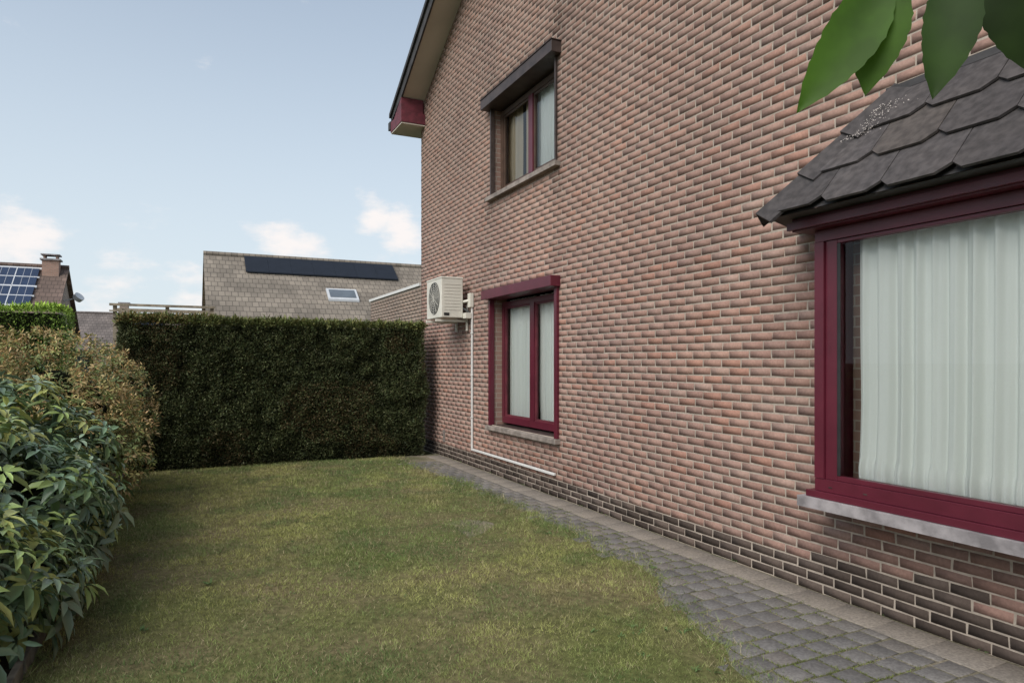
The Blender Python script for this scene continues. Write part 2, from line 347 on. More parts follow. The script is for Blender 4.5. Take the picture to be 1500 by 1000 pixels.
mb.box(3.60,3.875,6.51,8.49,4.885,5.01,1); mb.box(3.59,3.875,6.50,8.50,5.012,5.025,1); mb.box(3.70,3.76,6.60,6.63,3.72,4.883,1); mb.box(3.70,3.76,8.37,8.40,3.72,4.883,1)
mb.obj('shutter_boxes',[M_maroon,M_shut],house,.004)
mb=MB()
mb.box(3.655,3.88,6.53,8.47,.595,.650,0); mb.box(3.655,3.86,6.53,8.47,3.655,3.712,0)
mb.obj('window_sills',[simple('sill_concrete',(.25,.21,.18),.85,.3,10,.3)],house,.005)
mb=MB(); mb.box(3.716,3.73,10.2,10.29,.23,.42); 
for k in range(5): mb.box(3.708,3.716,10.21,10.28,.245+k*.035,.262+k*.035)
mb.obj('air_vent',[simple('vent_grey',(.2,.17,.15),.7,.1,8,.1)],house)
# ---- bay window
xb=3.45
mb=MB()
mb.box(3.40,3.72,.28,3.03,.62,.685,1)
mb.box(3.425,3.72,.31,2.985,.687,.725,0)
mb.box(xb,xb+.09,.34,2.94,.727,.80,0)
mb.box(xb-.004,xb+.09,2.875,2.94,.802,2.22,0); mb.box(xb-.004,xb+.09,.34,.41,.802,2.22,0)
mb.box(xb+.012,xb+.07,2.795,2.872,.802,2.22,0); mb.box(xb+.012,xb+.07,.412,.49,.802,2.22,0)
mb.box(xb,xb+.09,.34,2.94,2.222,2.29,0)
mb.box(3.36,3.60,.24,3.03,2.292,2.375,0); mb.box(3.335,3.359,.22,3.05,2.30,2.345,0)
mb.box(xb+.015,xb+.065,.49,2.795,.802,.83,0); mb.box(xb+.015,xb+.065,.49,2.795,2.20,2.22,0)
mb.box(xb+.012,xb+.016,2.772,2.793,.832,2.198,3)
mb.box(xb+.09,3.718,2.885,2.935,.727,2.29,0); mb.box(xb+.09,3.718,.345,.39,.727,2.29,0)
mb.box(3.38,3.72,.26,3.01,2.376,2.384,2)
mb.quad([(xb+.035,.49,2.21),(xb+.035,2.795,2.21),(xb+.035,2.795,.82),(xb+.035,.49,.82)],4)
for yy in (2.83,2.6,1.2): mb.box(xb-.002,xb,yy-.012,yy+.012,.752,.76,2)
mb.obj('bay_window',[M_maroon,M_stone,M_shut,M_black,M_glass],house,.003)
curtain('bay_curtain',.42,2.745,.80,2.27,3.59,.028,.10,M_cur,11,True)
mb=MB(); mb.box(3.70,3.72,2.5,2.87,.7,2.3,0)
mb.obj('bay_inner_post',[M_bw],house)
def clip(poly,a,b,c):
    out=[]
    for i in range(len(poly)):
        p=poly[i];q=poly[(i+1)%len(poly)]
        fp=a*p[0]+b*p[1]-c; fq=a*q[0]+b*q[1]-c
        if fp<=0: out.append(p)
        if fp*fq<0:
            t=fp/(fp-fq); out.append((p[0]+t*(q[0]-p[0]),p[1]+t*(q[1]-p[1])))
    return out
E0=Vector((3.20,0,2.385)); E1=Vector((3.725,0,3.06)); SL=(E1-E0).length; sdv=(E1-E0).normalized(); nrm=Vector((-sdv.z,0,sdv.x))
tv=[];tf=[];tcol=[]
def addtile(poly3,off,col):
    k=len(poly3);n=len(tv)
    for p in poly3: tv.append(tuple(p)); 
    for p in poly3: tv.append(tuple(Vector(p)+off))
    tf.append(tuple(range(n,n+k))); tf.append(tuple(range(n+2*k-1,n+k-1,-1)))
    for i in range(k):
        j=(i+1)%k; tf.append((n+i,n+k+i,n+k+j,n+j))
    tcol.extend([col]*(2*k))
rows=3; ex=SL/rows; tw=.36
for r in range(rows):
    s0=r*ex-.02; s1=s0+ex+.07; y=3.4-(r%2)*tw*.5
    while y>-.3:
        y1=y; y0=y-tw+.006; cut=.06
        jit=random.uniform(-.008,.008)
        poly=[(y0+cut,s0+jit),(y1-cut,s0+jit),(y1,s0+cut*.9+jit),(y1,s1),(y0,s1),(y0,s0+cut*.9+jit)]
        poly=clip(poly,1,.47/SL,3.09); poly=clip(poly,-1,.47/SL,-.1)
        poly=clip(poly,0,1,SL)
        if len(poly)>=3:
            g=random.uniform(.8,1.2); b=random.random()
            col=(.090*g,.080*g,.078*g) if b<.8 else (.115*g,.098*g,.088*g)
            pts=[]
            for (yy,ss) in poly:
                lift=.030-.024*((ss-s0)/(s1-s0))
                p=E0+sdv*ss+nrm*(lift+random.uniform(0,.002)); pts.append((p.x,yy,p.z))
            addtile(pts,-nrm*.014,col)
        y-=tw
for (ya,yb2,sg) in ((3.10,2.63,1),(.09,.56,-1)):
    H0=Vector((3.195,ya,2.40)); H1=Vector((3.725,yb2,3.085)); hd=(H1-H0).normalized()
    side=Vector((0,-sg,0)); side=(side-hd*side.dot(hd)).normalized()
    ns=3; ll=(H1-H0).length/ns
    for k in range(ns):
        g=random.uniform(.8,1.1); col=(.075*g,.066*g,.064*g)
        a=H0+hd*(k*ll-.03); b=H0+hd*((k+1)*ll+.03)
        up=hd.cross(side); up=up if up.z>0 else -up
        a1=a+up*.045;b1=b+up*.022
        addtile([a1,b1,b1+side*.14-up*.03,a1+side*.15-up*.03],-up*.018,col)
        s2=Vector((.9,.5*sg,0)).normalized(); s2=(s2-hd*s2.dot(hd)).normalized()
        addtile([a1,a1+s2*.11-up*.05,b1+s2*.11-up*.05,b1],-up*.018,col)
me=bpy.data.meshes.new('bay_roof_tiles'); me.from_pydata(tv,[],tf); ca=me.color_attributes.new('Col','FLOAT_COLOR','POINT')
ca.data.foreach_set('color',np.array([(c[0],c[1],c[2],1) for c in tcol],dtype=np.float32).ravel()); me.materials.append(M_tile)
o=bpy.data.objects.new('bay_roof_tiles',me); COL.objects.link(o); o.parent=house
mb=MB(); a=[(3.215,3.075,2.37),(3.215,.115,2.37),(3.723,.115,2.372),(3.723,3.3,2.372)]
mb.quad(a); mb.quad([(3.215,3.08,2.372),(3.715,3.3,2.372),(3.715,2.62,3.055)]); mb.quad([(3.215,.11,2.372),(3.715,-.1,2.372),(3.715,.56,3.055)])
mb.quad([(3.215,3.07,2.373),(3.215,.12,2.373),(3.72,.56,3.055),(3.72,2.62,3.055)])
mb.box(3.708,3.724,.5,2.66,3.06,3.10,0)
mb.obj('bay_roof_underlay',[M_dark],house)
# lichen / mortar crumbs at the head of the hip
r=np.random.default_rng(44); n=260
ss=r.uniform(.55,.85,n)*SL; yy=3.09-.47*ss/SL-.05-np.abs(r.normal(0,.10,n))
Pm=np.stack([E0.x+sdv.x*ss+nrm.x*.034,yy,E0.z+sdv.z*ss+nrm.z*.034],1)
leaves('roof_lichen',Pm,r.normal(0,1,(n,3))*.5+np.array([sdv.x,0,sdv.z]),np.tile([nrm.x,0,nrm.z],(n,1)),r.uniform(.004,.014,n),r.uniform(.003,.010,n),np.tile([.42,.38,.35],(n,1)),M_brick,DIA_T,DIA_F,house)
gw=empty('garage_wall')
v,f,c=bricks(YC+.03,15.0,lambda y:2.78,[],XW,XW+.012,(.26,.225,.18)); fastmesh('bricks',v,f,c,M_brick,gw)
mb=MB(); mb.box(XW+.003,XW+.22,YC+.03,15.0,-.1,2.82,0); mb.box(XW-.03,XW+.26,YC+.03,15.03,2.83,2.88,1); mb.obj('wall_core',[M_mortar,M_white],gw)
# ---------------------------------------------------------------- air conditioner
ac=empty('air_conditioner_unit')
mb=MB(); x0,x1,y0,y1,z0,z1=3.27,3.60,9.12,9.76,2.13,2.71
mb.box(x0,x1,y0,y1,z0,z1-.02); mb.box(x0-.006,x1+.006,y0-.006,y1+.006,z1-.03,z1)
mb.obj('casing',[M_ac],ac,.012)
mb=MB()
for k in range(9): mb.box(x0+.04,x1-.04,y0-.004,y0+.001,2.24+k*.045,2.252+k*.045,0)
mb.box(x0+.04,x0+.12,y0-.004,y0+.001,2.16,2.2,1)
yc,zc=9.42,2.42
n=32
pts=[(x0-.003,yc+.235*math.cos(2*math.pi*i/n),zc+.235*math.sin(2*math.pi*i/n)) for i in range(n)]; mb.quad(pts,1)
for rr in (.05,.085,.12,.155,.19,.225):
    for i in range(n):
        t0=2*math.pi*i/n;t1=2*math.pi*(i+1)/n
        mb.tube((x0-.012,yc+rr*math.cos(t0),zc+rr*math.sin(t0)),(x0-.012,yc+rr*math.cos(t1),zc+rr*math.sin(t1)),.0025,m=0,k=4)
for i in range(6):
    t=math.pi*i/6; mb.tube((x0-.014,yc-.23*math.cos(t),zc-.23*math.sin(t)),(x0-.014,yc+.23*math.cos(t),zc+.23*math.sin(t)),.0025,m=0,k=4)
mb.obj('fan_grille',[M_ac,M_black],ac)
mb=MB()
for yy in (9.2,9.62):
    mb.box(3.22,3.70,yy,yy+.035,2.075,2.11,0); mb.box(3.685,3.712,yy,yy+.035,1.75+.2,2.32,0)
mb.tube((3.60,9.16,2.36),(3.69,9.06,2.38),.022,m=0); mb.tube((3.60,9.16,2.28),(3.69,9.08,2.20),.018,m=1)
mb.box(3.66,3.715,9.0,9.10,2.28,2.48,0); mb.box(3.60,3.69,9.02,9.14,2.12,2.2,0)
mb.obj('bracket_and_hoses',[M_ac,M_black],ac,.004)
mb=MB(); mb.box(3.692,3.718,9.022,9.052,.27,2.28,0); mb.box(3.692,3.718,6.62,9.052,.24,.268,0)
for zz in (.7,1.3,1.9): mb.box(3.688,3.718,9.014,9.06,zz,zz+.02,0)
mb.obj('conduit',[M_white],ac,.004)
# ---------------------------------------------------------------- ground
def ground_mat(name,c1,c2,scale,c3=None):
    m,nt,b=newmat(name); no,r=noise_ramp(nt,scale,c1,c2,.35,.65,5); n2,r2=noise_ramp(nt,scale*18,(.6,.6,.6),(1.2,1.2,1.2),.3,.7,5)
    mx=N(nt,'ShaderNodeMix',data_type='RGBA',blend_type='MULTIPLY'); mx.inputs[0].default_value=1
    nt.links.new(r.outputs[0],mx.inputs[6]); nt.links.new(r2.outputs[0],mx.inputs[7]); nt.links.new(mx.outputs[2],b.inputs['Base Color']); b.inputs['Roughness'].default_value=1; b.inputs['Specular IOR Level'].default_value=.1
    bump(nt,b,n2.outputs['Fac'],.8,.02); return m
M_lawn=ground_mat('lawn_soil',(.12,.13,.045),(.18,.145,.08),1.2)
M_soil=ground_mat('bed_soil',(.03,.022,.016),(.06,.045,.03),3)
M_sand=ground_mat('joint_sand',(.13,.13,.07),(.28,.24,.18),3)
mb=MB(); mb.quad([(-600,-600,-.02),(600,-600,-.02),(600,900,-.02),(-600,900,-.02)]); mb.obj('ground',[ground_mat('ground_grass',(.05,.07,.025),(.08,.09,.035),.3)])
def edgeX(Y):
    e=np.interp(Y,[-3,2.3,3.1,3.8,5.0,7.0,9.0,10.5],[2.42,2.45,2.62,2.93,3.06,3.10,2.98,2.9]); return e+.22*(fnoise(Y*1.0,Y*0,2.3,77)-.5)+.09*(vnoise(Y,Y*0,9,79)-.5)
nx,ny=60,140; xs=np.linspace(0,1,nx); yy=np.linspace(-3,11.6,ny); V=[]
for y in yy:
    e=float(edgeX(np.array([y]))[0]); X=-.68+(e+.68)*xs; Z=.006+.03*(fnoise(X,X*0+y,.9,41)-.5)*np.clip((e-X)*2,0,1)
    V.append(np.stack([X,X*0+y,Z],1))
V=np.concatenate(V); i,j=np.meshgrid(np.arange(nx-1),np.arange(ny-1)); a=(j*nx+i).ravel()
fastmesh('lawn',V,np.stack([a,a+1,a+nx+1,a+nx],1),np.ones((len(V),3)),M_lawn,None,True)
mb=MB(); mb.quad([(-7,-3,0),(-.70,-3,.05),(-.70,11.6,.05),(-7,11.6,0)]); mb.obj('planting_bed',[M_soil])
mb=MB()
y=-3
while y<10.6:
    mb.box(-.725+random.uniform(-.006,.006),-.685+random.uniform(-.004,.004),y,y+.985,-.05,.095+random.uniform(-.012,.008)); y+=.99
mb.obj('bed_edging',[simple('edging_concrete',(.17,.155,.125),.9,.4,9,.4)],None,.006)
mb=MB(); mb.quad([(2.2,-3,0.0),(XW+.02,-3,0.0),(XW+.02,10.6,0.0),(2.2,10.6,0.0)]); 
pav=empty('paved_path'); mb.obj('sand_bed',[M_sand],pav)
pv=[];pc=[]
def paver(xa,xb_,ya,yb_,top,col):
    t=[top+random.uniform(-.0015,.0015) for _ in range(4)]; i=.004
    q=[(xa,ya),(xb_,ya),(xb_,yb_),(xa,yb_)]; ii=[(xa+i,ya+i),(xb_-i,ya+i),(xb_-i,yb_-i),(xa+i,yb_-i)]
    pv.extend([(a,b,-.03) for a,b in q]); pv.extend([(a,b,tt-.003) for (a,b),tt in zip(q,t)]); pv.extend([(a,b,tt) for (a,b),tt in zip(ii,t)]); pc.extend([col]*12)
s=.15; k=0; y=-2.5
while y<9.7:
    first=True; x_r=3.47
    while x_r>2.3:
        wdt=s if not(first and k%2) else s*.5
        xl=x_r-wdt
        e=float(edgeX(np.array([y+.07]))[0])
        if x_r-.03>e-.03:
            g=random.uniform(.88,1.13); col=(.195*g,.185*g,.175*g) if random.random()<.8 else (.22*g,.20*g,.18*g)
            sa=max(0,(xl-3.15)/.4); col=tuple(cc*(1-.6*sa)+tt*.6*sa for cc,tt in zip(col,(.29,.255,.215)))
            dx=random.uniform(-.003,.003); dy=random.uniform(-.003,.003)
            paver(xl+.008+dx,x_r-.008+dx,y+.008+dy,y+s-.008+dy,.005+random.uniform(-.0015,.0015),col)
        x_r=xl; first=False
    y+=s;k+=1
y=-2.5
while y<10.2:
    g=random.uniform(.95,1.05); paver(3.474,3.705,y+.001,y+.299,.005+random.uniform(-.001,.001),(.285*g,.25*g,.21*g)); y+=.30
F=np.array([[8,9,10,11],[4,5,9,8],[5,6,10,9],[6,7,11,10],[7,4,8,11],[0,1,5,4],[1,2,6,5],[2,3,7,6],[3,0,4,7]]); n=len(pv)//12
pm=attr_mat('paver',.9,70,.32,.5,.002,spec=.2,big=2.2)
fastmesh('pavers',np.array(pv),(F[None]+np.arange(n)[:,None,None]*12).reshape(-1,4),np.array(pc),pm,pav)
r=np.random.default_rng(12); n=36000
Y=1.8+8*r.random(n)**1.5; Xj=2.4+1.1*r.random(n); onx=r.random(n)<.5
row=np.round((Y+2.5)/s); Yj=np.where(onx,row*s-2.5,Y); k_=np.floor((Y+2.5)/s).astype(int)%2
colx=np.round((3.47-Xj)/s-.5*k_)*s+.5*s*k_; Xj=np.where(onx,Xj,3.47-colx)
mk=(fnoise(Xj,Yj,1.7,33)+(3.0-Xj)*.25>r.uniform(.42,.72,n))&(Xj>edgeX(Yj)-.05); Xj=Xj[mk]+r.normal(0,.006,mk.sum());Yj=Yj[mk]+r.normal(0,.006,mk.sum()); n=len(Xj)
M_blade=attr_mat('grass_blade',.8,5,0,0,trans=0,spec=.15)
leaves('joint_moss',np.stack([Xj,Yj,np.full(n,.001)],1),np.stack([r.normal(0,.6,n),r.normal(0,.6,n),np.ones(n)],1),norm(r.normal(0,1,(n,3))),r.uniform(.006,.018,n),r.uniform(.003,.006,n),np.array([.13,.15,.05])*r.uniform(.6,1.5,(n,1)),M_blade,TRI_T,TRI_F,pav)
# ---------------------------------------------------------------- grass blades
def grass(n,seed):
    r=np.random.default_rng(seed)
    Y=1.7+9.0*r.random(n)**1.8; X=-.72+3.97*r.random(n)
    e=edgeX(Y); dens=fnoise(X,Y,2.2,51)
    keep=(X<e+.01+.22*r.random(n)**3)&(r.random(n)<.25+1.1*dens)
    X=X[keep];Y=Y[keep];n=len(X); e=e[keep]
    a=r.random(n)*2*math.pi; lean=r.uniform(.3,1.6,n)
    d=np.stack([np.cos(a)*lean,np.sin(a)*lean,np.ones(n)],1); up=norm(r.normal(0,1,(n,3)))
    tuft=fnoise(X,Y,3.5,61); tf2=vnoise(X,Y,16,63); far=np.clip((Y-2)/8,0,1)
    L=r.uniform(.011,.030,n)*(0.40+.9*tuft+.8*tf2)*(1+.25*far); W=r.uniform(.0016,.0032,n)*(1+1.5*far)
    edge_t=((e-X<.15)|(X<-.62))&(r.random(n)<.2); L[edge_t]*=1.9
    p1=fnoise(X,Y,.55,71); p2=fnoise(X,Y,1.6,81); p3=r.random(n)
    g=np.array([.165,.215,.07]); yl=np.array([.325,.33,.115]); br=np.array([.27,.215,.12]); dg=np.array([.09,.15,.05])
    t=np.clip((p1-.40)*3.2+.4*far,0,1)[:,None]; c=g*(1-t)+yl*t
    bb=np.clip((p2-.46)*5,0,1)*np.clip(1-np.abs(X-1.9)/1.9,0.15,1); bb=np.maximum(bb,.8*np.clip(1-(e-X)/.4,0,1)*(p2>.42)); bb=bb[:,None]*.7; c=c*(1-bb)+br*bb
    dd=np.clip((fnoise(X,Y,2.7,91)-.50)*7,0,1)[:,None]*.7; c=c*(1-dd)+dg*dd
    c*= (.66+.62*tf2)[:,None]
    st=(p3<.12)[:,None]; c=np.where(st,np.array([.40,.34,.20]),c)
    c=c*r.uniform(.6,1.35,(n,1))
    pos=np.stack([X,Y,np.full(n,.0)+.03*(fnoise(X,Y,.9,41)-.5)*np.clip((e-X)*2,0,1)],1)
    leaves('grass_blades',pos,d,up,L,W,c,M_blade,TRI_T,TRI_F)
grass(520000,1)
bpy.data.objects['grass_blades'].parent=bpy.data.objects['lawn']
r=np.random.default_rng(5); P=[];D=[];U=[];C=[];L=[]
for (wx,wy,sz,nn) in [(.15,5.0,.05,14),(-.2,4.3,.045,12),(2.85,5.2,.04,14),(3.05,4.0,.04,10),(.9,7.5,.05,10)]+[(r.uniform(2.0,2.6),r.uniform(2,3.2),.035,7) for _ in range(20)]+[(3.71,r.uniform(2,10),.022,7) for _ in range(22)]+[(r.uniform(-.6,2.9),r.uniform(2,9),.025,7) for _ in range(60)]:
    for _ in range(nn):
        t=r.random()*6.28; P.append((wx+r.normal(0,.012),wy+r.normal(0,.012),.01)); D.append((math.cos(t),math.sin(t),r.uniform(.15,.9))); L.append(sz*r.uniform(.6,1.1)); g=r.uniform(.7,1.3); C.append((.11*g,.17*g,.06*g))
P=np.array(P);L=np.array(L); leaves('weeds',P,np.array(D),np.tile([0,0,1.],(len(P),1)),L,L*.28,np.array(C),M_blade,DIA_T,DIA_F,bpy.data.objects['lawn'])
# ---------------------------------------------------------------- hedges
M_hleaf=attr_mat('hedge_leaf',.6,8,0,0,trans=0,spec=.3)
M_hcore=simple('hedge_core',(.012,.014,.007),1,.4,12,0,spec=.05)
def hedge(name,x0,x1,y0,y1,z1,n,pal,Lr,zb=.0,faces='FTLR',bumpa=.09):
    root=empty(name); r=np.random.default_rng(len(name)*7)
    mb=MB(); mb.box(x0+.09,x1-.09,y0+.10,y1-.1,zb,z1-.10); mb.obj('core',[M_hcore],root)
    A={'F':(x1-x0)*z1,'T':(x1-x0)*(y1-y0)*.6,'L':(y1-y0)*z1,'R':(y1-y0)*z1}; tot=sum(A[k] for k in faces)
    PP=[];NN=[]
    for k in faces:
        m=int(n*A[k]/tot); u=r.random(m);v=r.random(m)
        if k=='F': p=np.stack([x0+u*(x1-x0),np.full(m,y0),v*z1],1); nn=(0,-1,.15)
        if k=='T': p=np.stack([x0+u*(x1-x0),y0+v*(y1-y0),np.full(m,z1)],1); nn=(0,-.1,1)
        if k=='L': p=np.stack([np.full(m,x0),y0+u*(y1-y0),v*z1],1); nn=(-1,0,.15)
        if k=='R': p=np.stack([np.full(m,x1),y0+u*(y1-y0),v*z1],1); nn=(1,0,.15)
        PP.append(p);NN.append(np.tile(nn,(m,1)))
    P=np.concatenate(PP);Nn=norm(np.concatenate(NN)); m=len(P)
    a=P[:,0]+P[:,1]; b=P[:,2]+P[:,1]*.7
    hf=fnoise(a,b,7,15)
    lump=(fnoise(a,b,1.3,13)-.5)*bumpa*1.6+(hf-.5)*bumpa*1.5
    P=P+Nn*(lump-r.random(m)**1.5*.07)[:,None]+r.normal(0,.008,(m,3))
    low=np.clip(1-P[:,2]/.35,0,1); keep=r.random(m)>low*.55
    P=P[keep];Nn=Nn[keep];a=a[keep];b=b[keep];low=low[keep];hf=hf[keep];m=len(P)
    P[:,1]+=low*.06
    D=Nn*.9+r.normal(0,.6,(m,3))+np.array([0,0,.35]); U=norm(r.normal(0,1,(m,3))+Nn*.8)
    L=r.uniform(Lr[0],Lr[1],m); tp=(P[:,2]>z1-.09); L[tp&(r.random(m)<.2)]*=1.9
    c=np.array(pal)[r.choice(len(pal),m)]*r.uniform(.6,1.4,(m,1))
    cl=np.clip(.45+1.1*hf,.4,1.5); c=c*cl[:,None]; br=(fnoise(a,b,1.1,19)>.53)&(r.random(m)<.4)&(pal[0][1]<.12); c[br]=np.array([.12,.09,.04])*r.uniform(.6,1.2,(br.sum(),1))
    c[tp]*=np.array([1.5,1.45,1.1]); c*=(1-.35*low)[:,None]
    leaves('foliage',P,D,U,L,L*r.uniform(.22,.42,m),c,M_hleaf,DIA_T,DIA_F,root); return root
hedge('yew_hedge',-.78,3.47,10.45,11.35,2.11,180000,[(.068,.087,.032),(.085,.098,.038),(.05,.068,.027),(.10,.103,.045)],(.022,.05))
hedge('privet_hedge',-7.5,-1.75,13.0,14.0,2.38,50000,[(.17,.27,.045),(.21,.31,.055),(.13,.21,.04)],(.03,.06))
# ---------------------------------------------------------------- shrubs
M_rleaf=attr_mat('rhododendron_leaf',.36,25,0,0,.002,trans=.08,spec=.55)
M_pleaf=attr_mat('pieris_leaf',.5,25,0,0,.002,trans=.15,spec=.4)
M_bark=simple('shrub_bark',(.06,.045,.035),.9,.3,20,.5)
def blobpts(ells,n,r,zmin=.12):
    w_=np.array([e[3]*e[4]+e[4]*e[5]+e[3]*e[5] for e in ells]); idx=r.choice(len(ells),n,p=w_/w_.sum()); E=np.array(ells)[idx]
    d=norm(r.normal(0,1,(n,3))); rad=1-.42*r.random(n)**2.0
    lump=1+.22*(fnoise(d[:,0]*2+E[:,0]*5,d[:,1]*2+d[:,2]*1.5,1.5,23)-.5)*2
    P=E[:,:3]+d*E[:,3:6]*(rad*lump)[:,None]; Nn=norm(d/E[:,3:6])
    ins=np.zeros(n,bool)
    for e in ells:
        e=np.array(e); q=((P-e[:3])/e[3:6]); ins|=(q**2).sum(1)<.42
    k=(~ins)&(P[:,2]>zmin); return P[k],Nn[k],rad[k]
def shrub(name,ells,n,nl,Lm,wr,pal,mat,seed,tilt,stems,extra=None):
    root=empty(name); r=np.random.default_rng(seed); P,Nn,rad=blobpts(ells,n,r)
    A=norm(Nn*.8+np.array([.0,0,.75])+r.normal(0,.25,Nn.shape)); n=len(P)
    o1=norm(np.cross(A,r.normal(0,1,A.shape))); o2=np.cross(A,o1)
    PP=[];D=[];U=[];L=[];C=[]
    base=np.array(pal)[r.choice(len(pal),n)]*r.uniform(.75,1.25,(n,1))
    sz=r.uniform(.75,1.25,n)
    for k in range(nl):
        t=2*math.pi*k/nl+r.uniform(-.35,.35,n); rd=o1*np.cos(t)[:,None]+o2*np.sin(t)[:,None]
        ti=(r.uniform(tilt[0],tilt[1],n)+.25*(k%3))[:,None]; d=rd*np.cos(ti)+A*np.sin(ti); d[:,2]-=.12
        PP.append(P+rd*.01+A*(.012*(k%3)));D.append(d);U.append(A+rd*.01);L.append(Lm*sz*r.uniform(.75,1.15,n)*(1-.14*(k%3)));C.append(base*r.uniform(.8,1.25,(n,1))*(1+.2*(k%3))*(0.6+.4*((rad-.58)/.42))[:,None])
    PP=np.concatenate(PP);L=np.concatenate(L)
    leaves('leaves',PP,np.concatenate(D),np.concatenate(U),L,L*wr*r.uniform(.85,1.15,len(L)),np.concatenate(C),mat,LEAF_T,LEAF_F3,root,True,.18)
    mb=MB()
    for (bx,by) in stems:
        for q in range(6):
            e=ells[r.integers(len(ells))]; tx=e[0]+r.uniform(-.6,.6)*e[3]; ty=e[1]+r.uniform(-.6,.6)*e[4]; tz=e[2]+r.uniform(.0,.6)*e[5]
            m=Vector((bx*.6+tx*.4+r.uniform(-.05,.05),by*.6+ty*.4,tz*.45)); mb.tube((bx,by,0),m,.018,.012,k=6); mb.tube(m,(tx,ty,tz),.012,.005,k=6)
    mb.obj('stems',[M_bark],root)
    for e in ells:
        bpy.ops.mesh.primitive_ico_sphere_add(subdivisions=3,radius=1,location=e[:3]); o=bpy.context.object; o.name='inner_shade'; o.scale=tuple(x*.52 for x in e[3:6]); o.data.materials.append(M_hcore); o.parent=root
    return root,P,A,r
rh=[(-1.42,4.1,.45,.85,.85,.55),(-1.36,5.15,.60,.92,.95,.62),(-1.36,6.3,.72,.90,.85,.64),(-.86,5.7,.42,.42,.7,.40),(-.90,4.5,.32,.42,.6,.34),(-2.4,5.2,.6,.8,1.6,.65)]
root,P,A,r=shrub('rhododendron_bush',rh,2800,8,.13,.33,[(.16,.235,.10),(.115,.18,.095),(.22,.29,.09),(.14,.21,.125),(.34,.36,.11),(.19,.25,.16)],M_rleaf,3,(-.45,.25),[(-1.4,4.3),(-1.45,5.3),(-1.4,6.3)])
k=(r.random(len(P))<.25)&(P[:,2]>.5); PB=P[k]+A[k]*.02; n=k.sum()
PP=np.repeat(PB,4,axis=0); DD=np.repeat(A[k],4,axis=0)+r.normal(0,.25,(n*4,3)); L=r.uniform(.025,.045,n*4)
leaves('buds',PP,DD,r.normal(0,1,DD.shape),L,L*.4,np.tile([.40,.40,.17],(n*4,1))*r.uniform(.7,1.2,(n*4,1)),M_pleaf,DIA_T,DIA_F,root)
pi=[(-1.20,8.3,1.0,.90,.85,.80),(-.90,7.55,.64,.62,.55,.55),(-1.9,8.0,1.05,.8,.9,.78),(-1.15,9.4,.75,.65,.7,.65)]
root,P,A,r=shrub('pieris_bush',pi,5400,6,.06,.36,[(.19,.24,.08),(.25,.26,.085),(.33,.29,.11),(.16,.20,.075),(.33,.24,.11)],M_pleaf,9,(-.2,.6),[(-1.2,8.3),(-1.0,7.6),(-1.8,8.1)])
k=(P[:,2]>.85)&(r.random(len(P))<.45); P=P[k];A=A[k]
PP=np.repeat(P,10,axis=0)+r.normal(0,.025,(len(P)*10,3)); DD=np.repeat(A,10,axis=0)*.6+r.normal(0,.7,(len(PP),3)); L=r.uniform(.02,.055,len(PP))
c=np.array([[.52,.36,.15],[.44,.27,.12],[.55,.44,.2]])[r.choice(3,len(PP))]*r.uniform(.7,1.3,(len(PP),1))
leaves('seed_clusters',PP+np.repeat(A,10,axis=0)*.035,DD,r.normal(0,1,DD.shape),L,L*.3,c,M_pleaf,DIA_T,DIA_F,root)
shrub('garden_shrub',[(-1.1,14.6,.9,.9,.8,.95),(-2.4,12.2,.8,.9,.7,.8),(-.9,12.6,.8,.5,.5,.9)],1800,6,.07,.4,[(.16,.22,.11),(.2,.24,.14),(.13,.18,.08)],M_pleaf,15,(-.2,.6),[(-1.1,14.5)])
# ---------------------------------------------------------------- pergola beyond hedge
mb=MB(); 
mb.box(-1.15,.5,13.4,13.45,2.46,2.50); mb.box(-1.15,.5,13.4,13.44,2.36,2.385); mb.box(-1.15,.5,14.6,14.66,2.46,2.50)
for xx in (-1.1,-.3,.42):
    mb.box(xx,xx+.06,13.455,13.51,0,2.5); mb.box(xx,xx+.06,14.53,14.59,0,2.5)
mb.obj('wooden_pergola',[simple('weathered_wood',(.30,.25,.18),.85,.3,14,.3)])
